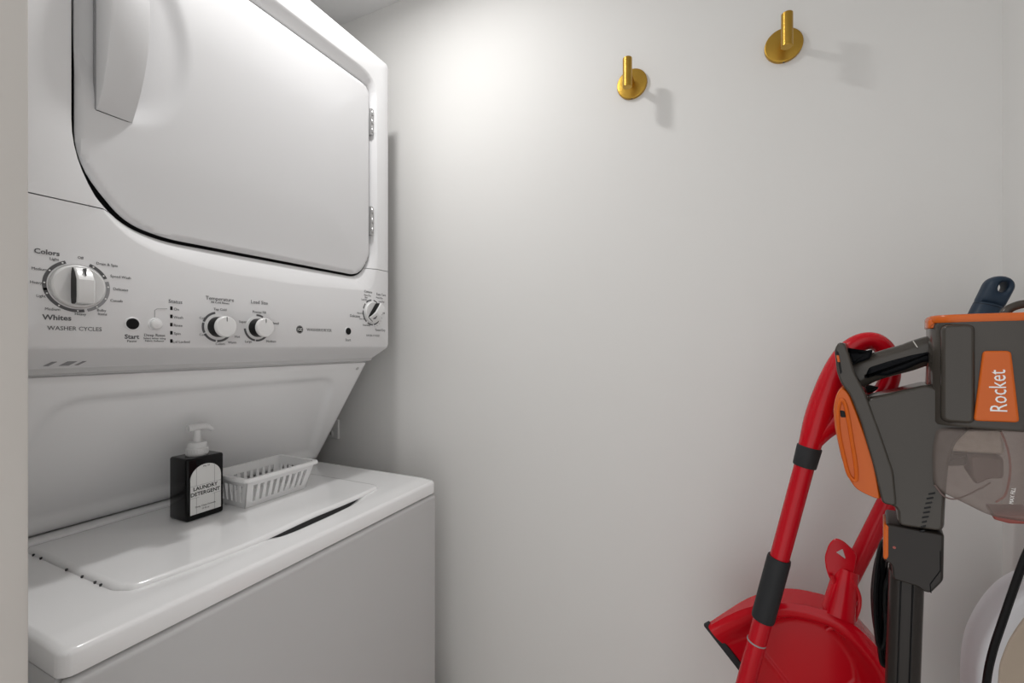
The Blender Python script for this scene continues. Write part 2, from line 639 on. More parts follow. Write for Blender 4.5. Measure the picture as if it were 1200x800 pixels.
# dryer cabinet
DTOP = zc(.712)
bm = bmesh.new(); box(bm, (XB, Y0 + .001, zc(-.04)), (XD - .052, Y1 - .001, DTOP - .002), .008); obj('dryer_cabinet', bm, 'shadewhite', unit)

# front surround, lofted from outer edge to door recess, cut into frame and control panel
SEAM = zc(.187)
DY0, DY1, DZ0, DZ1 = .2905, .838, zc(.166), zc(.628)
frF = Fr((XD, 0, 0), (0, 1, 0), (0, 0, 1), (1, 0, 0))
outer = rrect(Y0, Y1, zc(-.006), DTOP, .012, 6)
door_out = [(DY0, zc(.245)), (DY0, DZ1), (DY1, DZ1), (DY1, zc(.215)), (DY1 - .035, DZ0), (.395, DZ0), (.345, zc(.178))]
door_poly = round_poly(door_out, [.05, .02, .03, .03, .03, .05, .04], 6)
open_face = round_poly([(DY0 - .0092, zc(.245)), (DY0 - .0092, DZ1 + .027), (DY1 + .012, DZ1 + .027), (DY1 + .016, zc(.200)), (DY1 - .005, zc(.132)), (.62, zc(.122)), (.44, zc(.126)), (.335, zc(.150))],
                       [.05, .02, .05, .03, .03, .05, .1, .06], 6)
gapo = [(x - .0042 * (1 - sstep(.2885, .36, x)), y) for x, y in inset(door_poly, -.0048)]
gapi = inset(door_poly, .010)
cen = Vector(((DY0 + DY1) / 2, zc(.40)))


def polar(poly, angs):
    res = []
    N = len(poly)
    for a in angs:
        d = Vector((math.cos(a), math.sin(a))); best = None
        for i in range(N):
            p = Vector(poly[i]).to_2d() - cen; q = Vector(poly[(i + 1) % N]).to_2d() - cen
            e = q - p; den = d.x * e.y - d.y * e.x
            if abs(den) < 1e-12: continue
            s_ = (p.x * e.y - p.y * e.x) / den; u_ = (p.x * d.y - p.y * d.x) / den
            if s_ > 0 and -1e-6 <= u_ <= 1 + 1e-6 and (best is None or s_ > best): best = s_
        res.append(cen + d * best)
    return res


angs = set()
for po in (outer, open_face, gapo):
    for q in po: angs.add(round(math.atan2(q[1] - cen.y, q[0] - cen.x), 5))
for k in range(180): angs.add(round(-PI + 2 * PI * (k + .5) / 180, 5))
angs = sorted(angs)
clean = [angs[0]]
for a in angs[1:]:
    if a - clean[-1] > .0015: clean.append(a)
angs = clean
P_out, P_open, P_gap, P_gi = polar(outer, angs), polar(open_face, angs), polar(gapo, angs), polar(gapi, angs)


def lerp(A, B, t_): return [a * (1 - t_) + b * t_ for a, b in zip(A, B)]


def ins(A, d): return [Vector(q) for q in inset([(a.x, a.y) for a in A], d)]


rows = [(P_out, -.055), (P_out, -.008), (ins(P_out, .0008), -.0045), (ins(P_out, .003), -.0016), (ins(P_out, .0065), 0),
        (lerp(P_out, P_open, .5), 0), (ins(P_open, -.002), 0), (ins(P_open, .001), -.0008),
        (lerp(P_open, P_gap, .3), -.0045), (lerp(P_open, P_gap, .65), -.0105), (lerp(P_open, P_gap, .93), -.0165), (P_gap, -.0190)]


def ring_mesh():
    b_ = bmesh.new()
    loft(b_, [[frF(q.x, q.y, z) for q in R_] for R_, z in rows], False, False)
    return b_


bm = ring_mesh()
bmesh.ops.bisect_plane(bm, geom=bm.verts[:] + bm.edges[:] + bm.faces[:], plane_co=(0, 0, SEAM + .0007), plane_no=(0, 0, -1), clear_outer=True)
obj('dryer_front_frame', bm, 'panelwhite', unit, angle=40)
bm = ring_mesh()
bmesh.ops.bisect_plane(bm, geom=bm.verts[:] + bm.edges[:] + bm.faces[:], plane_co=(0, 0, SEAM - .0007), plane_no=(0, 0, 1), clear_outer=True)
panel = obj('control_panel', bm, 'panelwhite', unit, angle=40)
bm = bmesh.new(); loft(bm, [[frF(q.x, q.y, z) for q in P_gap] for z in (-.0188, -.0465)], False, False); obj('door_seal', bm, 'gap', unit)
bm = bmesh.new(); pillow(bm, inset(gapo, -.001), frF, -.0475, -.0450, 0); obj('door_recess', bm, 'gap', unit)
# chin under the panel
bm = bmesh.new()
prof = round_poly([(XD - .002, zc(.012)), (XD - .002, zc(-.004)), (XD - .072, zc(-.0415)), (XD - .2, zc(-.0415)), (XD - .2, zc(.012))], [.001, .012, .004, .002, .002], 5)
pillow(bm, prof, Fr((0, Y1 - .001, 0), (1, 0, 0), (0, 0, 1), (0, -1, 0)), 0, SW - .002, .004, 3)
chin = obj('panel_chin', bm, 'panelwhite', unit)
cd = Vector((-.070, 0, -.0375)).normalized()
frC = Fr((XD - .002, 0, zc(-.004)), (0, 1, 0), -cd)
if frC.n.z > 0: frC.n = -frC.n
for yy, w in ((.270, .005), (.2855, .010), (.3015, .004)):
    bm = bmesh.new()
    pillow(bm, [(yy, -.048), (yy + w, -.048), (yy + w + .005, -.036), (yy + .005, -.036)], frC, .0002, .0006, 0); obj('printed_mark', bm, 'inklight', chin)

# dryer door with a dished pull
dD = poly_dist(inset(door_poly, .0))
hull_door = hull(door_poly)
dD = poly_dist(hull_door)


def h_door(x, y):
    h = edge_round(dD(x, y), .004)
    h += .004 * sstep(0, .14, dD(x, y))
    # dish beside the handle
    e = ((x - .350) / .082) ** 2 + ((y - zc(.455)) / .140) ** 2
    h -= .007 * (1 - sstep(.45, 1.0, e))
    return h


frDoor = Fr((XD - .010, 0, 0), (0, 1, 0), (0, 0, 1), (1, 0, 0))
bm = bmesh.new(); hplate(bm, hull_door, frDoor, h_door, 110, 90, .006); door = obj('dryer_door', bm, 'doorwhite', unit, angle=40)
# handle: arched strip that springs from the door
bm = bmesh.new()
zb, zt = zc(.323), zc(.605)
loops = []
for k in range(33):
    s_ = k / 32
    z = zb + (zt - zb) * s_
    o_ = .002 + .040 * math.sin(PI * s_) ** .75
    y0, y1 = .311, .3525 + .004 * math.sin(PI * s_)
    q_ = min(.003, o_ * .3)
    loops.append([frDoor(y0, z, -.005), frDoor(y0, z, o_ - q_), frDoor(y0 + q_ * .3, z, o_ - q_ * .3), frDoor(y0 + q_, z, o_), frDoor((y0 + y1) / 2, z, o_ + q_ * .3), frDoor(y1 - q_, z, o_), frDoor(y1 - q_ * .3, z, o_ - q_ * .3), frDoor(y1, z, o_ - q_),
                  frDoor(y1, z, o_ - q_ - .003), frDoor(y1 - .003, z, min(o_ - q_ - .004, max(-.004, o_ - .014))), frDoor(y0 + .018, z, min(o_ - q_ - .004, max(-.0045, o_ - .026))), frDoor(y0 + .014, z, -.005)])
loft(bm, loops)
obj('door_handle', bm, 'doorwhite', door, angle=40)
bm = bmesh.new(); fbox(bm, frDoor, .3098, .3108, zb, zt, -.004, .0012); obj('handle_seam', bm, 'inklight', door)
bm = bmesh.new(); fbox(bm, frDoor, .3110, .3525, zb - .0009, zb, -.004, .0008); obj('handle_seam', bm, 'gap', door)
for py0, py1 in ((126, 157), (241, 275)):
    a = onX(438, py0, XD); b = onX(438, py1, XD)
    bm = bmesh.new(); fbox(bm, frF, DY1 - .001, DY1 + .006, b.z, a.z, -.022, -.006, .0015); hg = obj('door_hinge', bm, 'steel', door)
    for k in range(3):
        z = b.z + (a.z - b.z) * (k + .5) / 3
        bm = bmesh.new(); tube(bm, [frF(DY1 + .003, z - .007, -.006), frF(DY1 + .003, z + .007, -.006)], .0028, 10); obj('hinge_knuckle', bm, 'steel', hg)


# --------------------------------------------------------------- control panel furniture
def pp(px, py):
    v = onX(px, py, XD); return v.y, v.z


def mm(px, n):     # metres spanned vertically by n pixels at a place on the panel
    v = onX(px, 380, XD); d = (v - CAM).dot(FWD); return n * d / F_PX


def arc_band(bm, fr, r0, r1, a0, a1, z0, z1, n=24):
    loops = []
    for k in range(n + 1):
        a = math.radians(a0 + (a1 - a0) * k / n)
        c, s_ = math.cos(a), math.sin(a)
        loops.append([fr(r0 * c, r0 * s_, z0), fr(r1 * c, r1 * s_, z0), fr(r1 * c, r1 * s_, z1), fr(r0 * c, r0 * s_, z1)])
    loft(bm, loops)


def knob_frame(px, py):
    y, z = pp(px, py); return Fr((XD, y, z), (0, 1, 0), (0, 0, 1), (1, 0, 0))


# washer cycle dial
k1 = knob_frame(91, 335.5)
R1 = .0275
for a0, a1 in ((112, 195), (-170, -78), (25, 68)):
    bm = bmesh.new(); arc_band(bm, k1, R1 * 1.10, R1 * 1.24, a0, a1, .0001, .0005); obj('dial_ring', bm, 'ink', panel)
bm = bmesh.new(); arc_band(bm, k1, R1 * 1.10, R1 * 1.24, -72, 18, .0001, .0004); obj('dial_ring', bm, 'inklight', panel)
bm = bmesh.new(); lathe(bm, k1, [(R1, -.002), (R1, .004), (R1 * .98, .0055), (R1 * .93, .0065), (R1 * .6, .0065)], 48); kn = obj('washer_cycle_knob', bm, 'knob', panel)
bm = bmesh.new(); lathe(bm, k1, [(R1 * 1.04, -.001), (R1 * 1.04, .0015), (R1 * .99, .0016)], 48); obj('knob_metal_ring', bm, 'steel', panel)  # thin metal ring around the foot of the dial
# bar handle across the dial: dark flanks, white face
def bar_grip(k_, rr_, parent):
    for nm, m_, kw, dz0, dz1 in (('knob_grip', 'black', 1.0, 0, -.0035), ('grip_face', 'knob', .97, None, 0)):
        b_ = bmesh.new(); lo_ = []
        for s_, w, h0 in ((-1, .0080, .0165), (-.95, .0088, .0225), (-.6, .0092, .0245), (.3, .0092, .0240), (.72, .0088, .0190), (.98, .0080, .0120)):
            y = s_ * rr_ * .86; w *= kw
            z0 = .005 if dz0 is not None else h0 - .0035
            z1 = h0 + dz1
            if dz0 is not None: lo_.append([k_(-w, y, z0), k_(w, y, z0), k_(w, y, z1), k_(-w, y, z1)])
            else: lo_.append([k_(-w, y, z0), k_(w, y, z0), k_(w, y, z1 - .0012), k_(w * .85, y, z1), k_(-w * .85, y, z1), k_(-w, y, z1 - .0012)])
        loft(b_, lo_); obj(nm, b_, m_, parent, angle=25)
    b_ = bmesh.new(); fbox(b_, k_, -.0005, .0005, rr_ * .45, rr_ * .80, .0150, .0224); obj('pointer_mark', b_, 'ink', parent)


bar_grip(k1, R1, kn)


def small_knob(px, py, r, name, rings):
    k = knob_frame(px, py)
    for a0, a1 in rings:
        b_ = bmesh.new(); arc_band(b_, k, r * 1.12, r * 1.30, a0, a1, .0001, .0005); obj('dial_ring', b_, 'ink', panel)
    c_ = r * .90
    b_ = bmesh.new(); lathe(b_, k, [(c_ * .97, -.001), (c_ * .97, .0195), (c_ * .5, .0195)], 40)
    o = obj(name, b_, 'black', panel)
    b_ = bmesh.new(); lathe(b_, k, [(c_ * .9, .019), (c_, .0198), (c_, .0225), (c_ * .97, .0240), (c_ * .90, .0250), (c_ * .4, .0254)], 40); obj('knob_face', b_, 'knob', o)
    b_ = bmesh.new(); fbox(b_, k, -.0005, .0005, c_ * .5, c_ * .92, .0240, .0257); obj('pointer_mark', b_, 'ink', o)
    b_ = bmesh.new(); lathe(b_, k, [(r * 1.08, .0), (r * 1.08, .0011), (r * .9, .0014)], 40); obj('knob_base_ring', b_, 'knob', o)
    return k


k2 = small_knob(255, 383, .0195, 'temperature_knob', [(100, 160), (165, 205), (210, 262), (268, 325)])
k3 = small_knob(301, 384, .0190, 'load_size_knob', [(60, 92), (185, 260), (265, 330)])
# dryer cycle dial
k4 = knob_frame(436, 366)
R4 = .0260
for a0, a1 in ((55, 80), (95, 130), (140, 165), (175, 230), (240, 275), (282, 320)):
    bm = bmesh.new(); arc_band(bm, k4, R4 * 1.08, R4 * 1.20, a0, a1, .0001, .0005, 10); obj('dial_ring', bm, 'ink', panel)
bm = bmesh.new(); lathe(bm, k4, [(R4, -.002), (R4, .004), (R4 * .98, .0055), (R4 * .93, .0065), (R4 * .6, .0065)], 48); kn4 = obj('dryer_cycle_knob', bm, 'knob', panel)
k4r = Fr(k4.o, k4.u * math.cos(2.5) + k4.v * math.sin(2.5), k4.v * math.cos(2.5) - k4.u * math.sin(2.5), k4.n)
bar_grip(k4r, R4, kn4)
for a in range(-75, 20, 14):
    bm = bmesh.new(); c, s_ = math.cos(math.radians(a)), math.sin(math.radians(a))
    lathe(bm, Fr(k4(R4 * 1.36 * c, R4 * 1.36 * s_, 0), k4.u, k4.v, k4.n), [(.0010, .0001), (.0010, .0004)], 8); obj('dial_dot', bm, 'inklight', panel)

# white dots on the big ring
for a in (118, 148, 178, 202, 235, 270, 60, 33, 5, -25, -52):
    bm = bmesh.new(); c, s_ = math.cos(math.radians(a)), math.sin(math.radians(a))
    lathe(bm, Fr(k1(R1 * 1.17 * c, R1 * 1.17 * s_, 0), k1.u, k1.v, k1.n), [(.0010, .0003), (.0010, .0008)], 8); obj('dial_dot', bm, 'white', panel)

# buttons and indicator lamps
for px, py, r, m_, nm in ((155, 379.4, .0078, 'black', 'start_button'), (407.8, 388, .0078, 'black', 'dryer_start_button'), (181.6, 380, .0076, 'knob', 'deep_rinse_button')):
    k = knob_frame(px, py)
    bm = bmesh.new(); lathe(bm, k, [(r * 1.25, -.001), (r * 1.25, .0008), (r * 1.12, .0016), (r * 1.0, .0012)], 28); b_ = obj('button_rim', bm, 'panelwhite', panel)
    bm = bmesh.new()
    if m_ == 'black': lathe(bm, k, [(r, 0), (r, .0016), (r * .8, .0020), (r * .2, .0016)], 28)
    else: lathe(bm, k, [(r * .95, 0), (r * .95, .004), (r * .85, .006), (r * .5, .007), (r * .1, .0072)], 28)
    obj(nm, bm, m_, panel)
for py in (361, 370.6, 380.2, 389.8, 399.4):
    k = knob_frame(200.8, py)
    bm = bmesh.new(); fbox(bm, k, -.0017, .0017, -.0028, .0028, -.0005, .0006, .0004, 1); obj('indicator_lamp', bm, 'black', panel)
# thin bracket line from the button to the first lamp
a = pp(181.2, 372); b = pp(181.2, 363.5); c = pp(184, 361.6); d = pp(196, 361.6)
bm = bmesh.new(); tube(bm, [frF(q[0], q[1], .0002) for q in (a, b, c, d)], .0004, 6); obj('printed_line', bm, 'inklight', panel)

# lettering
T0 = 1.22


def lab(s, px, py, h, bold=False, xs=1.0, plane=frF):
    y, z = pp(px, py)
    text(s, plane, y, z, mm(px, h) * T0, .0003, bold, xs=xs)


for s, px, py, h in (('Light', 65, 303.6, 4.2), ('Off', 92.8, 302, 4), ('Drain & Spin', 124, 310, 4.0), ('Medium', 47.4, 315.2, 4.2), ('Speed Wash', 140, 324.6, 4.0),
                     ('Heavy', 43.6, 330.8, 4.2), ('Delicates', 140, 339.2, 4.0), ('Light', 49.4, 346.8, 4.2), ('Casuals', 135, 352.4, 4.0), ('Medium', 63, 362.3, 4.2),
                     ('Heavy', 92.6, 368, 4.2), ('Bulky', 117.5, 363.6, 4), ('Items', 118.5, 368, 4), ('WASHER CYCLES', 90.1, 385.2, 6.4)):
    lab(s, px + (-1.5 if px < 91 else 1.5), py, h * .88, xs=.92)
flush_text('lettering', panel, 'ink')
for s, px, py, h in (('Colors', 55, 295.6, 6.5), ('Whites', 67, 372.3, 7.0), ('Start', 154.4, 394.6, 6), ('Status', 205.6, 353.5, 5), ('Temperature', 258, 350.4, 5), ('Load Size', 304, 354.4, 4.6)):
    lab(s, px, py, h, px < 200)
flush_text('lettering', panel, 'ink')
for s, px, py, h in (('Pause', 154.4, 399.6, 3.4), ('Deep Rinse', 181.2, 392.8, 3.8), ('Select when using', 181.2, 396.4, 2.6), ('Fabric Softener', 181.2, 399.4, 2.6),
                     ('On', 206.6, 362.4, 3.6), ('Wash', 209, 372, 3.6), ('Rinse', 208.6, 381.3, 3.6), ('Spin', 207.6, 390.9, 3.6), ('Lid Locked', 212.5, 400.6, 3.4)):
    lab(s, px, py, h)
flush_text('lettering', panel, 'ink')
for s, px, py, h in (('All Cold Rinses', 258, 354.6, 2.8), ('Tap Cold', 258, 362.6, 3.2), ('Cold', 237.6, 372.6, 3.2), ('Cool', 237.6, 392.2, 3.2), ('Colors', 258, 403, 3.2), ('Warm', 272, 401.2, 3.2), ('Hot', 278, 394.4, 3.2),
                     ('Precise Fill', 303.8, 365.8, 3.2), ('Super', 284.4, 377, 3.2), ('Small', 323.2, 378.8, 3.2), ('Large', 291, 400.2, 3.2), ('Medium', 317.6, 400, 3.2)):
    lab(s, px, py, h)
flush_text('lettering', panel, 'ink')
for s, px, py, h in (('WASHER/DRYER', 374.4, 386.8, 4.0), ('Start', 407.8, 398.2, 3.6), ('Cottons', 431.4, 341.8, 3.2), ('Easy Care', 446.6, 345.2, 3.2), ('Delicates', 416, 370.2, 3.6), ('Timed Dry', 445.4, 386.8, 3.2),
                     ('DRYER CYCLES', 437, 393.2, 2.6), ('More Dry', 430.6, 346, 2.2), ('Dry', 429, 348.4, 2.2), ('Less Dry', 427, 351, 2.2), ('More Dry', 444.5, 349, 2.2), ('Less Dry', 447, 353.5, 2.2),
                     ('More Dry', 422.5, 367, 2.2), ('Less Dry', 424.5, 373.6, 2.2), ('Dewrinkle', 429.5, 381, 2.4), ('Off', 449.5, 367, 2.2)):
    lab(s, px, py, h)
flush_text('lettering', panel, 'ink')
# round monogram emblem
kg = knob_frame(351.2, 386); rg = mm(351, 4.6)
bm = bmesh.new(); lathe(bm, kg, [(rg, 0), (rg, .0005), (rg * .97, .0007)], 32); em = obj('round_emblem', bm, 'black', panel)
bm = bmesh.new(); arc_band(bm, kg, rg * .84, rg * .88, 0, 360, .0006, .0009, 40); obj('emblem_ring', bm, 'white', em)
text('GE', kg, 0, 0, rg * 1.05, .0009, False)
flush_text('emblem_lettering', em, 'white')

# ------------------------------------------------------------------ detergent bottle
LIDZ = TOPZ + .0062
BX1, BX0, BY0, BY1 = -.858, -.912, .470, .536
bot = thing('detergent_bottle', 'black square pump bottle labelled laundry detergent, standing on the washer lid', 'bottle', ((BX0 + BX1) / 2, (BY0 + BY1) / 2, LIDZ))
frB = Fr(((BX0 + BX1) / 2, (BY0 + BY1) / 2, LIDZ), (1, 0, 0), (0, 1, 0))
HW, HD, BH = (BY1 - BY0) / 2, (BX1 - BX0) / 2, .112
bm = bmesh.new(); pillow(bm, rrect(-HD, HD, -HW, HW, .005, 4), frB, .0, BH, .004, 3); obj('bottle_body', bm, 'bottle', bot)
bm = bmesh.new(); lathe(bm, frB, [(.0165, BH - .002), (.0168, BH + .001), (.0178, BH + .002), (.0178, BH + .012), (.0165, BH + .0135), (.0155, BH + .0135), (.0155, BH + .021), (.014, BH + .0235), (.006, BH + .0238)], 28); co = obj('pump_collar', bm, 'pump', bot)
for k in range(28):
    a = 2 * PI * k / 28
    bm = bmesh.new(); q = frB(.0178 * math.cos(a), .0178 * math.sin(a), BH + .003)
    tube(bm, [q, q + Vector((0, 0, .008))], .0007, 5); obj('grip_rib', bm, 'pump', co)
bm = bmesh.new()
tube(bm, [frB(0, 0, BH + .022), frB(0, 0, BH + .046)], .0062, 14)
obj('pump_stem', bm, 'pump', bot)
bm = bmesh.new()
pts = catmull([frB(-.004, -.014, BH + .050), frB(-.002, 0, BH + .0505), frB(0, .012, BH + .051), frB(.001, .020, BH + .0485), frB(.002, .0262, BH + .0425)], 5)
tube(bm, pts, [.0088 - .0042 * (i / len(pts)) ** 1.5 for i in range(len(pts))], 12, flat=.85)
obj('pump_head', bm, 'pump', bot)
# label: arched paper
frL = Fr((BX1, (BY0 + BY1) / 2, LIDZ), (0, 1, 0), (0, 0, 1), (1, 0, 0))
lw, lb, lt = .0268, .011, .0735
arch = [(-lw, lb), (lw, lb)] + [(lw * math.cos(a), lt + lw * .93 * math.sin(a)) for a in [PI * k / 24 for k in range(25)]]
bm = bmesh.new(); pillow(bm, arch, frL, .00005, .0005, 0); lb_o = obj('paper_label', bm, 'label', bot, smooth=False)
for x0, x1, y0, y1 in ((-.0168, -.0163, lb, .0405), (-.0168, -.0163, .0615, .094), (.0148, .0153, lb, .0405), (.0148, .0153, .0615, .095), (-lw, lw, .0617, .0622), (-lw, -.0120, .0402, .0407), (.012, lw, .0402, .0407)):
    bm = bmesh.new(); fbox(bm, frL, x0, x1, y0, y1, .0005, .0007); obj('ruled_line', bm, 'inklight', lb_o, smooth=False)
text('LAUNDRY', frL, -.001, .0562, .0092, .0006, True)
text('DETERGENT', frL, -.001, .0465, .0092, .0006, True)
text('No. 01', frL, .001, .0945, .0042, .0006)
text('Deep Clean Formula', frL, -.001, .0235, .0042, .0006)
text('17 fl oz', frL, -.001, .0180, .0044, .0006)
flush_text('lettering', lb_o, 'black')

# ------------------------------------------------------------------ slotted basket
bk = thing('storage_basket', 'small white plastic basket with slotted sides, beside the detergent bottle', 'basket', (-.875, .635, LIDZ))
bx = (-.924, -.834, .561, .699)       # base x0,x1,y0,y1
tx = (-.930, -.816, .553, .709)       # rim
BKH = .058


def bpt(side, s_, h):
    """point on a wall; side 0:+x 1:-x 2:+y 3:-y, s 0..1 along, h 0..1 up"""
    e = [bx[i] * (1 - h) + tx[i] * h for i in range(4)]
    z = LIDZ + .0015 + BKH * h
    if side == 0: return Vector((e[1], e[2] + (e[3] - e[2]) * s_, z)), Vector((-1, 0, 0))
    if side == 1: return Vector((e[0], e[2] + (e[3] - e[2]) * s_, z)), Vector((1, 0, 0))
    if side == 2: return Vector((e[0] + (e[1] - e[0]) * s_, e[3], z)), Vector((0, -1, 0))
    return Vector((e[0] + (e[1] - e[0]) * s_, e[2], z)), Vector((0, 1, 0))


def quadwall(bm, side, corners, th=.002):
    a = [bpt(side, s_, h) for s_, h in corners]
    loft(bm, [[p_ for p_, n_ in a], [p_ + n_ * th for p_, n_ in a]])


nslots = (9, 9, 6, 6)
for side in range(4):
    n = nslots[side]
    bm = bmesh.new()
    quadwall(bm, side, [(0, 0), (1, 0), (1, .16), (0, .16)])
    quadwall(bm, side, [(0, .74), (1, .74), (1, 1), (0, 1)])
    m0, m1 = .075, .925
    pitch = (m1 - m0) / n
    quadwall(bm, side, [(0, .16), (m0 + pitch * .32, .16), (m0 + pitch * .20, .74), (0, .74)])
    quadwall(bm, side, [(m1 - pitch * .32, .16), (1, .16), (1, .74), (m1 - pitch * .20, .74)])
    obj('basket_wall', bm, 'basket', bk, smooth=False)
    for k in range(1, n):
        c_ = m0 + pitch * k
        bm = bmesh.new(); quadwall(bm, side, [(c_ - pitch * .32, .15), (c_ + pitch * .32, .15), (c_ + pitch * .20, .75), (c_ - pitch * .20, .75)]); obj('basket_slat', bm, 'basket', bk, smooth=False)
bm = bmesh.new(); box(bm, (bx[0], bx[2], LIDZ), (bx[1], bx[3], LIDZ + .003), .0008, 1); obj('basket_base', bm, 'basket', bk)
bm = bmesh.new()
zr = LIDZ + .0015 + BKH
o1 = rrect(tx[0] - .006, tx[1] + .006, tx[2] - .006, tx[3] + .006, .010, 5); i1 = rrect(tx[0] + .002, tx[1] - .002, tx[2] + .002, tx[3] - .002, .004, 5)
o1b = rrect(tx[0] - .007, tx[1] + .007, tx[2] - .007, tx[3] + .007, .010, 5)
loft(bm, [[Vector((x, y, zr)) for x, y in i1], [Vector((x, y, zr + .0015)) for x, y in i1], [Vector((x, y, zr + .0015)) for x, y in o1], [Vector((x, y, zr - .001)) for x, y in o1b], [Vector((x, y, zr - .005)) for x, y in o1b], [Vector((x, y, zr - .005)) for x, y in o1], [Vector((x, y, zr)) for x, y in o1], [Vector((x, y, zr)) for x, y in i1]], False, False)
obj('basket_rim', bm, 'basket', bk)

# ------------------------------------------------------------------ brass wall hooks
for px, py, lbl in ((741, 99.5, 'brushed brass wall hook beside the laundry appliance, the farther one from the corner'), (918, 54.6, 'brushed brass wall hook on the tool side of the wall, nearer the corner')):
    p = onY(px, py, YW)
    h_ = thing('wall_hook', lbl, 'hook', (p.x, YW, p.z - .033), 'brass wall hooks')
    fr = Fr((p.x, YW, p.z), (1, 0, 0), (0, 0, 1), (0, -1, 0))
    bm = bmesh.new(); lathe(bm, fr, [(.0325, 0), (.0325, .0055), (.0318, .0064), (.0306, .0068), (.01, .0068)], 48); obj('back_plate', bm, 'brass', h_)
    bm = bmesh.new(); lathe(bm, fr, [(.0065, .006), (.0065, .056)], 24); obj('stem', bm, 'brass', h_)
    bm = bmesh.new(); lathe(bm, Fr(fr(0, -.0345, .056), (1, 0, 0), (0, 1, 0), (0, 0, 1)), [(.0088, 0), (.0096, .001), (.0096, .060), (.0088, .061), (.002, .061)], 32); obj('peg', bm, 'brass', h_)
    bm = bmesh.new(); lathe(bm, Fr(fr(.0, -.0322, .004), (1, 0, 0), (0, 1, 0), (0, 0, -1)), [(.0016, 0), (.0016, .0012)], 10); obj('set_screw', bm, 'ink', h_)

# ------------------------------------------------------------------ wall outlet behind the washer
p = onY(398, 503, YW)
ot = thing('wall_outlet', 'white outlet cover plate low on the wall behind the appliance', 'outlet', (p.x - .035, YW, p.z - .057))
fr = Fr((p.x - .035, YW, p.z), (1, 0, 0), (0, 0, 1), (0, -1, 0))
bm = bmesh.new(); pillow(bm, rrect(-.035, .035, -.03, .03, .004, 3), fr, 0, .006, .003, 3, 0); obj('cover_plate', bm, 'base', ot)
for s_ in (-1, 1):
    bm = bmesh.new(); pillow(bm, rrect(-.014, .014, s_ * .014 - .010, s_ * .014 + .010, .006, 3), fr, .0055, .0075, .001, 2, 0); sk = obj('socket', bm, 'base', ot)
    for dx in (-.005, .005):
        bm = bmesh.new(); fbox(bm, fr, dx - .001, dx + .001, s_ * .014 - .004, s_ * .014 + .004, .0072, .0078); obj('slot', bm, 'black', sk, smooth=False)


# ------------------------------------------------------------------ tools in the corner
AX = Vector((1, 0, 0)); AY = Vector((0, 1, 0))


def wallfr(Yp):
    """upright frame parallel to the back wall; 2-D coordinates are world x and z"""
    return Fr((0, Yp, 0), (1, 0, 0), (0, 0, 1), (0, -1, 0))


def cp(pts, Yp):
    return [(onY(x, y, Yp).x, onY(x, y, Yp).z) for x, y in pts]


def px2(n, Yp, px=1090): return n * Yp / ray(px, 400).y / F_PX


def smoothpoly(pts, D, r_px):
    return round_poly(cp(pts, D), px2(r_px, D), 5)


# --- stick vacuum
VD = .720
VANG = math.radians(14)
VU = Vector((math.cos(VANG), -math.sin(VANG), 0)); VW = Vector((math.sin(VANG), math.cos(VANG), 0))
VPIV = onY(1100, 405, VD)


def vfr(D):
    """upright frame of the vacuum, turned a little from the wall"""
    return Fr(Vector((VPIV.x, VPIV.y, 0)) + VW * (D - VD), VU, UP, -VW)


def vpt(px, py, D):
    r_ = ray(px, py); o_ = vfr(D).o
    return CAM + r_ * ((o_ - CAM).dot(VW) / r_.dot(VW))


def vcp(pts, D):
    f_ = vfr(D)
    return [((vpt(x, y, D) - f_.o).dot(VU), vpt(x, y, D).z) for x, y in pts]


def vsmooth(pts, D, r_px):
    return round_poly(vcp(pts, D), px2(r_px, D), 5)


vbase = onY(1060, 800, VD); vbase.z = 0
vac = thing('stick_vacuum', 'charcoal and orange stick vacuum with a clear dust cup, standing in the corner', 'vacuum', vbase)

# upper housing: rounded barrel
bm = bmesh.new()
Df = VD - .045
hp = round_poly(vcp([(1088, 379), (1236, 379), (1236, 500), (1088, 500)], VD - .02), .004, 3)
loops = []
cx = (vcp([(1086.5, 400)], VD)[0][0] + vcp([(1240, 400)], VD - .02)[0][0]) / 2; hw = vcp([(1240, 400)], VD - .02)[0][0] - cx
frV = vfr(VD)
zt_ = vcp([(1150, 376)], VD - .04)[0][1]; zb_ = vcp([(1150, 501)], VD - .04)[0][1]


def superell(cx, w, d, n=48, e=2.8):
    res = []
    for k in range(n):
        a = 2 * PI * k / n
        c, s_ = math.cos(a), math.sin(a)
        res.append((cx + w * math.copysign(abs(c) ** (2 / e), c), d * math.copysign(abs(s_) ** (2 / e), s_)))
    return res


for z, k in ((zb_, .97), (zb_ + .003, 1.0), (zt_ - .004, 1.0), (zt_ - .001, .985), (zt_, .96)):
    loops.append([frV(x, z, y) for x, y in superell(cx, hw * k, .050 * k, 48, 4.2)])
loft(bm, loops); housing = obj('cyclone_housing', bm, 'grey', vac)
# raised vertical shoulder on the housing
bm = bmesh.new()
pillow(bm, round_poly([(cx - hw * .84, zb_ + .004), (cx - hw * .28, zb_ + .004), (cx - hw * .28, zt_ - .003), (cx - hw * .84, zt_ - .003)], .008, 5), frV, .040, .0535, .004, 4, rz=.008); obj('housing_shoulder', bm, 'grey', vac)
# orange top lid
bm = bmesh.new()
loops = []
for z, k in ((zt_ - .001, 1.0), (zt_ + .001, 1.02), (zt_ + .005, 1.02), (zt_ + .007, 1.0), (zt_ + .008, .96)):
    loops.append([frV(x, z, y) for x, y in superell(cx - hw * .03, hw * .98 * k, .049 * k, 48, 4.2)])
loft(bm, loops); obj('orange_lid', bm, 'orange', vac)
bm = bmesh.new(); pillow(bm, vsmooth([(1087, 375), (1101, 373), (1101, 384), (1087, 385)], VD - .03, 2), frV, -.02, .036, .002, 2); obj('lid_tab', bm, 'orange', vac)
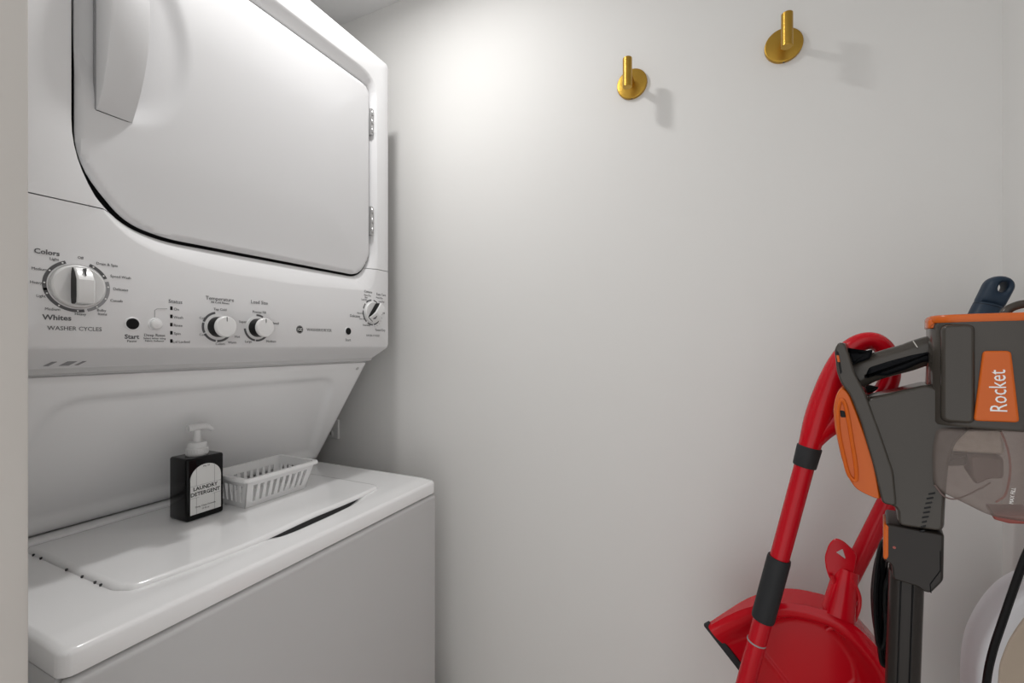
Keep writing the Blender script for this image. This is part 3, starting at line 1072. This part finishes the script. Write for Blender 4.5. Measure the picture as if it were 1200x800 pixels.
# orange name plate with raised lettering
Dp = VD - .0535
npl = vsmooth([(1152, 411), (1185, 411), (1195, 495), (1141, 493)], Dp, 4)
bm = bmesh.new(); pillow(bm, npl, vfr(VD), .044, .0545, .002, 3); plate = obj('name_plate', bm, 'orange', vac)
c_ = vcp([(1170, 458)], Dp)[0]
text('Rocket', vfr(VD), c_[0], c_[1], px2(19, Dp), .0548, False, rot=math.radians(92), xs=.86)
flush_text('name_lettering', plate, 'white', label='white Rocket lettering')

# motor body
Dm = VD - .035
mb = vsmooth([(1014, 466), (1040, 461), (1090, 449), (1108, 460), (1124, 482), (1142, 499), (1120, 520), (1112, 548), (1109, 584), (1107, 624), (1051, 616), (1050, 594), (1033, 590), (1026, 545), (1010, 490)], Dm, 8)
bm = bmesh.new(); pillow(bm, mb, frV, -.034, .038, .0042, 5, rz=.012); motor = obj('motor_body', bm, 'grey', vac)
# spine that wraps the filter end and climbs to the handle
sp = vsmooth([(978, 409), (983, 401), (990, 402), (995, 415), (1002, 437), (1014, 460), (1032, 508), (1047, 552), (1051, 592), (1034, 589), (1022, 540), (1008, 492), (996, 462), (986, 449), (981, 436)], Dm, 5)
bm = bmesh.new(); pillow(bm, sp, frV, -.037, .0405, .0025, 3); spine = obj('rear_spine', bm, 'grey', vac)
bm = bmesh.new(); pillow(bm, vsmooth([(980, 411), (983, 412), (987, 436), (985, 438)], Dm, 1), frV, -.012, .0415, .0005, 2); obj('spine_slot', bm, 'black', spine)
bm = bmesh.new(); pillow(bm, vsmooth([(980.5, 416), (983.5, 416), (985, 424), (982, 424)], Dm, 1), frV, -.010, .0425, .0005, 2); obj('trigger_button', bm, 'orange', spine)
# orange filter cover
fc = vsmooth([(986, 452), (996, 461), (1005, 484), (1014, 508), (1026, 546), (1033, 587), (1017, 581), (1002, 573), (993, 559), (985, 535), (978, 502), (976, 480), (979, 463)], Dm, 6)
bm = bmesh.new(); pillow(bm, fc, frV, -.034, .036, .0022, 5, rz=.008); fco = obj('filter_cover', bm, 'orange', vac)
ring = catmull([vfr(Dm)(*q, .0025) for q in vcp([(986, 468), (982, 482), (983, 505), (989, 535), (995, 556), (1003, 562), (1003, 545), (999, 520), (995, 495), (991, 475)], Dm)], 4, True)
bm = bmesh.new(); tube(bm, ring, .0022, 8, True); obj('cover_ridge', bm, 'orange', fco)
bm = bmesh.new(); pillow(bm, vsmooth([(984, 480), (990, 481), (992, 489), (985, 489)], Dm, 2), frV, .030, .0365, .001, 2); obj('cover_notch', bm, 'black', fco)
# handle
hd = catmull([vfr(VD)(*q) for q in vcp([(1102, 407), (1085, 411), (1062, 419), (1040, 425), (1018, 432), (1000, 441)], VD)], 5)
bm = bmesh.new(); tube(bm, hd, [.0132 + .0008 * (i / len(hd)) for i in range(len(hd))], 20, flatdir=UP, flat=1.28); handle = obj('handle', bm, 'grey', vac)
lo_pts = [(1091, 411), (1093, 424), (1082, 424), (1062, 433), (1040, 440), (1024, 440), (1012, 444), (1018, 430), (1040, 423), (1066, 416)]
bm = bmesh.new(); pillow(bm, vsmooth(lo_pts, VD - .012, 3), frV, -.0152, .0158, .004, 3); obj('underside_grip', bm, 'grip', handle)
up_pts = [(992, 406), (1000, 412), (1010, 412), (1023, 409), (1020, 420), (1006, 425), (998, 428)]
bm = bmesh.new(); pillow(bm, vsmooth(up_pts, VD - .012, 3), frV, -.0140, .0150, .003, 3); obj('thumb_grip', bm, 'grip', handle)
a, b = vfr(VD)(*vcp([(1070, 399.5)], VD - .012)[0], .0135), vfr(VD)(*vcp([(1075, 407)], VD - .012)[0], .0158)
bm = bmesh.new(); tube(bm, [a, b], .0006, 6); obj('pale_stripe', bm, 'lightline', handle)
ringp = []
for k in range(20):
    a = 2 * PI * k / 20
    q = vfr(VD)(*vcp([(1098, 408.5)], VD)[0])
    ringp.append(q + (UP * math.cos(a) + VU * .18 * math.cos(a) - VW * math.sin(a)) * px2(14.9, VD))
bm = bmesh.new(); tube(bm, ringp, .0009, 6, True); obj('handle_joint', bm, 'lightline', handle)
# strut between the housing and the motor body
bm = bmesh.new(); pillow(bm, vsmooth([(1086, 424), (1097, 424), (1097, 456), (1085, 453)], VD, 2), frV, -.014, .014, .003, 2); obj('support_strut', bm, 'redbrown', vac)
# vents
for k in range(9):
    s_ = k / 8
    x = 1092 - 11 * s_ ** .8; y = 577 + 44 * s_
    w_ = 8 if k < 6 else 6
    bm = bmesh.new(); pillow(bm, vsmooth([(x - w_ / 2, y + .6), (x + w_ / 2, y - .6), (x + w_ / 2, y + 1.4), (x - w_ / 2, y + 2.6)], Dm - .003, .8), frV, .034, .0388, .0003, 1); obj('vent_slot', bm, 'black', motor)
# wand collar, latch, tube
wc = vsmooth([(1038, 613), (1107, 626), (1106, 681), (1091, 696), (1081, 693), (1076, 688), (1046, 679), (1044, 661), (1035, 657)], Dm, 4)
bm = bmesh.new(); pillow(bm, wc, frV, -.032, .036, .0028, 4, rz=.006); wcol = obj('wand_collar', bm, 'darkgrey', vac)
bm = bmesh.new(); pillow(bm, vsmooth([(1035, 614), (1042, 616), (1042, 652), (1039, 656), (1035, 654)], Dm, 2), frV, -.012, .0365, .002, 2); obj('release_latch', bm, 'orange', wcol)
rim = vcp([(1091, 694), (1090, 684), (1102, 668), (1102, 645)], Dm)
bm = bmesh.new(); tube(bm, [vfr(VD)(*q, .036) for q in rim], .0006, 6); obj('collar_seam', bm, 'black', wcol)
bm = bmesh.new(); lathe(bm, Fr(vfr(VD)(*vcp([(1048, 641)], Dm)[0], .0355), VU, UP, -VW), [(.0016, -.001), (.0016, .0008)], 10); obj('collar_pin', bm, 'redbrown', wcol)
wt = vcp([(1062, 675), (1062, 700)], VD - .02)
frW = vfr(VD)
top_p = frW(*vcp([(1063, 675)], VD - .02)[0]); bot_p = frW(*vcp([(1056, 870)], VD - .02)[0]); dirw = (bot_p - top_p).normalized()
bot_p = top_p + dirw * ((top_p.z - .075) / -dirw.z)
bm = bmesh.new()
loops = []
for P_ in (top_p, bot_p):
    loops.append([P_ + VU * x - VW * y for x, y in superell(0, px2(16.6, VD - .02), .021, 28, 3.2)])
loft(bm, loops); wand = obj('wand_tube', bm, 'darkgrey', vac)
for off in (-.35, .35):
    bm = bmesh.new(); tube(bm, [top_p - VW * .0212 + VU * .016 * off, bot_p - VW * .0212 + VU * .016 * off], .0009, 6); obj('wand_groove', bm, 'black', wand)
# floor nozzle
nb = bot_p.copy(); nb.z = 0
frN = Fr((nb.x, nb.y, 0), VU, -VW, UP)
bm = bmesh.new(); pillow(bm, rrect(-.10, .10, -.05, .07, .02, 5), frN, .003, .055, .015, 4); nz = obj('floor_nozzle', bm, 'darkgrey', vac)
bm = bmesh.new(); tube(bm, [nb + UP * .04, bot_p + UP * .02], .026, 18); obj('nozzle_neck', bm, 'grey', vac)
# dust cup
Dc = VD - .040
cpoly = vsmooth([(1097, 501), (1240, 500), (1240, 612), (1200, 612), (1160, 605), (1120, 585), (1099, 575), (1093, 565), (1092, 528)], Dc, 9)
bm = bmesh.new(); pillow(bm, cpoly, frV, -.042, .046, .0045, 5, rz=.012); cup = obj('dust_cup', bm, 'cup', vac, label='smoky clear dust cup')
bm = bmesh.new(); pillow(bm, vsmooth([(1100, 505), (1178, 503), (1181, 536), (1097, 530)], Dc, 5), frV, -.030, .030, .003, 3, rz=.01); obj('packed_dust', bm, 'dust', cup)
bm = bmesh.new(); pillow(bm, vsmooth([(1136, 534), (1180, 538), (1180, 565), (1163, 564), (1146, 572), (1138, 560)], Dc, 5), frV, -.030, .031, .003, 3, rz=.01); obj('filter_cone', bm, 'cone', cup)
bm = bmesh.new(); pillow(bm, vsmooth([(1100, 532), (1136, 534), (1136, 549), (1098, 550)], Dc, 3), frV, -.030, .028, .0025, 3, rz=.008); obj('inlet_duct', bm, 'darkgrey', cup)
rr = [vfr(VD)(*q, .044) for q in vcp([(1172, 505), (1179, 522), (1183, 545), (1181, 565), (1176, 580), (1166, 587)], Dc)]
bm = bmesh.new(); tube(bm, catmull(rr, 5), .0010, 8); obj('seal_ring', bm, 'redbrown', cup)
rr = [vfr(VD)(*q, .045) for q in vcp([(1095, 567), (1106, 580), (1120, 583), (1140, 575), (1160, 564)], Dc)]
bm = bmesh.new(); tube(bm, catmull(rr, 5), .0009, 8); obj('cup_edge', bm, 'cone', cup)
bm = bmesh.new(); pillow(bm, vsmooth([(1165, 606), (1230, 608), (1230, 619), (1185, 617), (1167, 612)], Dc, 2), frV, -.016, .030, .002, 2); obj('cup_latch', bm, 'redbrown', vac)
c_ = vcp([(1185, 579)], Dc)[0]
text('MAX FILL', vfr(VD), c_[0], c_[1], px2(4.4, Dc), .0464, False, rot=math.radians(84))
flush_text('fill_lettering', cup, 'white')
# cord: hanging bundle behind the wand and the drop on the far side
for k, (xa, xb, ya, yb) in enumerate(((1033, 1026, 640, 750), (1037, 1030, 645, 770), (1031, 1024, 650, 735), (1038, 1036, 650, 765))):
    Dk = VD + .034 + .006 * k
    pts = [vpt(x, y, Dk) for x, y in ((1046, ya - 8), (xa, ya), (xb, (ya + yb) / 2), (xb + 3, yb), (xb + 9, yb + 8), (xb + 13, yb - 10), (xb + 12, (ya + yb) / 2), (1047, ya + 20))]
    bm = bmesh.new(); tube(bm, catmull(pts, 5), .0036, 8); obj('cord_loop', bm, 'black', vac)
pts = [onY(x, y, .755) for x, y in ((1225, 600), (1212, 630), (1200, 656), (1187, 692), (1174, 730), (1163, 764), (1156, 800), (1150, 870), (1146, 990), (1143, 1250), (1146, 1540))]
bm = bmesh.new(); tube(bm, catmull(pts, 6), .0040, 10); obj('power_cord', bm, 'black', vac)
pts = [onY(x, y, VD + .01) for x, y in ((1174, 374), (1180, 364), (1190, 358.5), (1204, 356), (1222, 360), (1230, 376))]
bm = bmesh.new(); tube(bm, catmull(pts, 6), px2(4.6, VD), 12); obj('cord_hook', bm, 'grey', vac)

# --- spray mop with the looped handle
MD = .800


def mp(x, y, D=MD): return onY(x, y, D)


slope = .272
pA_, pB_ = mp(945.5, 535), mp(874, 800)
pd_ = (pB_ - pA_).normalized()
low = pA_ + pd_ * ((.05 - pA_.z) / pd_.z)
mop = thing('flat_mop', 'red flat mop with a looped handle and dark grey bands, leaning in the corner', 'mop', (low.x, low.y, 0))
up_ = mp(945.5, 535)
bm = bmesh.new(); tube(bm, [low, up_], px2(10.3, MD, 930), 18); obj('pole', bm, 'redpole', mop)


def on_pole(y): return mp(945.5 - slope * (y - 535), y)


bm = bmesh.new(); pts = [on_pole(y) for y in (725, 722, 700, 680, 656, 653)]; r_ = px2(12.6, MD, 930); tube(bm, pts, [r_ * .96, r_, r_, r_, r_, r_ * .96], 24); obj('dark_sleeve', bm, 'rubber', mop)
bm = bmesh.new(); pts = [on_pole(y) for y in (546, 545, 524, 523)]; r_ = px2(12.0, MD, 930); tube(bm, pts, [r_ * .96, r_, r_ * 1.05, r_], 24); obj('dark_collar', bm, 'rubber', mop)
bm = bmesh.new(); tube(bm, [on_pole(752), on_pole(750.5)], px2(10.7, MD, 930), 18); obj('pole_joint', bm, 'inklight', mop)
# loop: thick stem flowing into a closed ring
stem_pts = [(946.5, 532, 11.5), (950, 518, 12), (956, 500, 14.0), (962, 482, 14.8), (969, 462, 14.4), (977, 441, 13.4), (987, 421, 12.0), (999, 407, 11), (1012, 400, 10.2), (1025, 400, 9.8), (1036, 408, 9.6), (1042, 422, 9.6), (1043, 440, 9.6), (1037, 456, 9.8), (1024, 468, 10), (1006, 480, 11), (986, 490, 12), (966, 502, 12), (952, 516, 11)]
cm = catmull([(x, y, r_) for x, y, r_ in stem_pts], 5)
bm = bmesh.new(); tube(bm, [mp(q.x, q.y) for q in cm], [px2(q.z, MD, 990) for q in cm], 18, flatdir=-AY); lp_o = obj('loop_handle', bm, 'red', mop)
bm = bmesh.new(); pillow(bm, smoothpoly([(1010, 449), (1030, 453), (1026, 459), (1012, 460)], MD, 2), wallfr(MD), -.006, .008, .002, 2); obj('spray_trigger', bm, 'black', mop)
bm = bmesh.new(); frM = Fr((low.x, low.y, 0), AX, AY, UP)
pillow(bm, rrect(-.17, .17, -.055, .055, .02, 5), frM, .0, .022, .006, 3); obj('mop_pad', bm, 'bin', mop)
bm = bmesh.new(); pillow(bm, rrect(-.15, .15, -.04, .04, .015, 5), frM, .020, .034, .005, 3); obj('pad_holder', bm, 'red', mop)
bm = bmesh.new(); tube(bm, [low + Vector((0, 0, -.022)), low + Vector((0, 0, .02))], .019, 14); obj('swivel_joint', bm, 'rubber', mop)

# --- broom: red stick with a navy end grip
BA, BB = onY(985, 697, .915), onY(1172, 330, .915)
bd = (BB - BA).normalized()


def on_b(y):   # point on the stick at the height where it crosses image row y near depth
    t_ = (y - 697) / (330 - 697); return BA + (BB - BA) * t_


bfoot = BA + bd * ((.10 - BA.z) / bd.z)
brm = thing('broom', 'red broom stick with a navy blue end grip, leaning behind the vacuum', 'broom', (bfoot.x, bfoot.y, 0))
gs = on_b(388)
bm = bmesh.new(); tube(bm, [bfoot, gs], px2(10.0, .895, 1000), 18); obj('stick', bm, 'redpole', brm)
# grip: round body flattening toward a holed end
gb = AX - bd * AX.dot(bd); gb.normalize(); gn = bd.cross(gb)
frG = Fr(gs, gb, bd, gn)
if frG.n.dot(AY) > 0: frG.n = -frG.n
GL = (BB - gs).length + px2(6, .90)
R_ = px2(12.6, .90)
bm = bmesh.new()
tube(bm, [frG(0, -.03), frG(0, 0), frG(0, GL * .52), frG(0, GL * .53), frG(0, GL * .54)], [R_ * .97, R_, R_, R_ * .97, R_ * .985], 24); grip = obj('grip', bm, 'navy', brm)
for f_ in (.50,):
    bm = bmesh.new()
    lathe(bm, Fr(frG(0, GL * f_), frG.u, frG.n, frG.v), [(R_ * .9, 0), (R_ * 1.006, .0002), (R_ * 1.006, .0008), (R_ * .9, .001)], 28); obj('grip_groove', bm, 'black', grip)
hp_out = [(-R_, -.004), (R_, -.004)] + [(R_ * math.cos(PI * k / 16), GL * .46 - R_ + R_ * math.sin(PI * k / 16)) for k in range(17)]
# holed tab: outer ring to hole loop loft
hc = (R_ * .12, GL * .46 - R_ * 1.02); hr = R_ * .40
frH = Fr(frG(0, GL * .54), frG.u, frG.v, frG.n)
bm = bmesh.new()


def res_poly(poly, c, n=48):
    out_ = []
    for k in range(n):
        a = 2 * PI * k / n; d = Vector((math.cos(a), math.sin(a))); best = 0
        for i in range(len(poly)):
            p = Vector(poly[i]) - Vector(c); q = Vector(poly[(i + 1) % len(poly)]) - Vector(c); e = q - p
            den = d.x * e.y - d.y * e.x
            if abs(den) < 1e-12: continue
            s_ = (p.x * e.y - p.y * e.x) / den; u_ = (p.x * d.y - p.y * d.x) / den
            if s_ > 0 and -1e-6 <= u_ <= 1 + 1e-6: best = max(best, s_)
        out_.append((c[0] + d.x * best, c[1] + d.y * best))
    return out_


ro = res_poly(hp_out, hc); ri = [(hc[0] + hr * .8 * math.cos(2 * PI * k / 48), hc[1] + hr * 1.25 * math.sin(2 * PI * k / 48)) for k in range(48)]
mid = lambda f_: [((a[0] * (1 - f_) + b[0] * f_), (a[1] * (1 - f_) + b[1] * f_)) for a, b in zip(ro, ri)]
T_ = R_ * .93
zp = [(1.0, .72), (.92, .84), (.7, .93), (.45, .90), (.25, .76), (.12, .56), (.04, .33), (0, 0)]
seq = [(mid(f_), -T_ * z_) for f_, z_ in zp] + [(mid(f_), T_ * z_) for f_, z_ in zp[-2::-1]] + [(ri, -T_ * .72)]
loft(bm, [[frH(x, y, z) for x, y in q] for q, z in seq], False, False)
obj('hanging_tab', bm, 'navy', grip)
frK = Fr((bfoot.x, bfoot.y, 0), AX, AY, UP)
bm = bmesh.new(); pillow(bm, rrect(-.13, .13, -.022, .022, .012, 4), frK, .075, .115, .008, 3); obj('broom_head', bm, 'red', brm)
bm = bmesh.new()
for i in range(24):
    for j in range(4):
        q = frK(-.122 + i * .0106, -.016 + j * .0105, 0)
        tube(bm, [q + UP * .078, q + Vector((random.uniform(-.004, .004), random.uniform(-.004, .004), .001))], .0032, 5)
bo = obj('bristles', bm, 'red', brm); bo['kind'] = 'stuff'

# --- dustpan clipped to the broom stick
PD = .868
lipA, lipB = onY(830, 731, PD), onY(944, 876, PD + .0)
ex = (lipB - lipA).normalized(); W_ = (lipB - lipA).length
nrm_ = (-AY + UP * .10 - AX * .08); nrm_ = (nrm_ - ex * nrm_.dot(ex)).normalized()
ey = nrm_.cross(ex).normalized()
if ey.dot(AX) < 0: ey = -ey
frP = Fr(lipA, ex, ey, nrm_)
L_ = .205
pan = thing('dustpan', 'red plastic dustpan with a black rubber lip, clipped to the broom stick', 'dustpan', (lipA.x, lipA.y, lipB.z - .02))
ppoly = [(0, 0), (W_, 0), (W_ + .004, .09), (W_ - .012, .165), (W_ * .76, L_ - .010), (W_ * .60, L_), (W_ * .40, L_), (W_ * .24, L_ - .010), (.010, .150), (-.004, .09)]
ppoly = hull(round_poly(ppoly, [.002, .002, .05, .05, .05, .05, .05, .05, .05, .05], 5))
dP = poly_dist([q for q in ppoly])
side_poly = hull([(x, y) if y > .02 else (x, -.4) for x, y in ppoly])
dP2 = poly_dist(side_poly)


def h_pan(x, y):
    d_ = dP2(x, y)
    wall_h = .012 + .040 * sstep(.0, L_ * .9, y)
    h = wall_h * (1 - sstep(.016, .050, d_))
    h -= .004 * (1 - sstep(0, .010, d_))
    h += .0015 * math.exp(-((y - .045) / .003) ** 2) * sstep(.02, .05, d_)
    return h


bm = bmesh.new(); hplate(bm, ppoly, frP, h_pan, 90, 80, .004); obj('pan_tray', bm, 'red', pan, angle=50)
bm = bmesh.new(); fbox(bm, frP, -.003, W_ + .003, -.008, .004, -.005, .004, .002); obj('rubber_lip', bm, 'rubber', pan)
# clip handle
stick_dir = bd
Hb = onY(981, 722, PD - .035); Ht = onY(992, 668, PD - .012)
hdir = (Ht - Hb).normalized()
hu = (AX - hdir * AX.dot(hdir)).normalized(); hn = -hu.cross(hdir)
if hn.dot(AY) > 0: hn = -hn
frX = Fr(Hb, hu, hdir, hn)
HL = (Ht - Hb).length
bm = bmesh.new(); loops = []
for k in range(9):
    s_ = k / 8
    r_ = px2(17.5 - 5 * s_, PD)
    arc_o = [frX(r_ * math.cos(a), HL * s_, r_ * .95 * math.sin(a)) for a in [PI * q / 16 for q in range(17)]]
    arc_i = [frX((r_ - .002) * math.cos(a), HL * s_, (r_ - .002) * .95 * math.sin(a)) for a in [PI * q / 16 for q in range(16, -1, -1)]]
    loops.append(arc_o + arc_i)
loft(bm, loops); clip = obj('clip_socket', bm, 'red', pan)
# flange wings that hug the socket
for pts in ([(945, 716), (955, 712), (968, 713), (974, 702), (978, 688), (975, 674)],
            [(968, 738), (975, 735), (990, 736), (998, 732), (1006, 714), (1007, 700), (1003, 688), (998, 678)]):
    ln = catmull([onY(x, y, PD - .028) for x, y in pts], 5)
    bm = bmesh.new(); loops = []
    for q in ln:
        loops.append([q + Vector((0, 0, .0012)) - AY * .014, q - Vector((0, 0, .0012)) - AY * .014, q - Vector((0, 0, .0012)) + AY * .016, q + Vector((0, 0, .0012)) + AY * .016])
    tube(bm, ln, .0030, 8); obj('clip_flange', bm, 'red', pan)
# hanging tab with a triangular hole
tabp = res_poly(smoothpoly([(979, 630), (988, 634), (1003, 648), (1001, 662), (996, 684), (976, 684), (969, 668), (967, 652), (972, 637)], PD - .02, 6), cp([(986, 650)], PD - .02)[0])
hole = res_poly(round_poly(cp([(979, 646), (987, 642), (991, 655)], PD - .02), .001, 3), cp([(986, 648)], PD - .02)[0])
frQ = wallfr(PD - .02)
bm = bmesh.new()
loft(bm, [[frQ(x, y, z) for x, y in q] for q, z in ((hole, 0), (tabp, 0), (inset(tabp, -.0012), .0015), (tabp, .003), (hole, .003), (hole, 0))], False, False)
obj('hanging_tab', bm, 'red', pan)
# comb teeth on the back of the pan
for k in range(9):
    a = onY(1030 + k * 1.5, 750 + k * 6.5, PD + .012)
    bm = bmesh.new(); tube(bm, [a, a + AX * .013 - UP * .004], [.0012, .0006], 6); obj('comb_tooth', bm, 'red', pan)

# ------------------------------------------------------------------ pale rounded board standing at the wall
TD = .865
tubt = onY(1200, 800, TD)
frU = wallfr(TD)
tt = thing('white_board', 'tall white board with a rounded top and beige inset, standing beside the vacuum', 'board', (tubt.x, tubt.y, 0))
zfl = -CAM_Z
yb = HORIZON + CAM_Z / (TD / ray(1190, 400).y) * F_PX - 30
outl = [(1140, 810), (1142, 775), (1148, 750), (1158, 730), (1172, 710), (1188, 694), (1206, 684), (1218, 682), (1226, 690), (1226, yb), (1150, yb), (1141, 1000)]
bm = bmesh.new(); pillow(bm, smoothpoly(outl, TD - .02, 8), frU, -.025, .03, .008, 4); obj('board_shell', bm, 'bin', tt)
bm = bmesh.new(); pillow(bm, smoothpoly([(1168, 830), (1172, 778), (1182, 752), (1196, 730), (1212, 712), (1220, 722), (1220, 1000), (1170, 1000)], TD - .032, 8), frU, .026, .033, .002, 3); obj('beige_inset', bm, 'beige', tt)
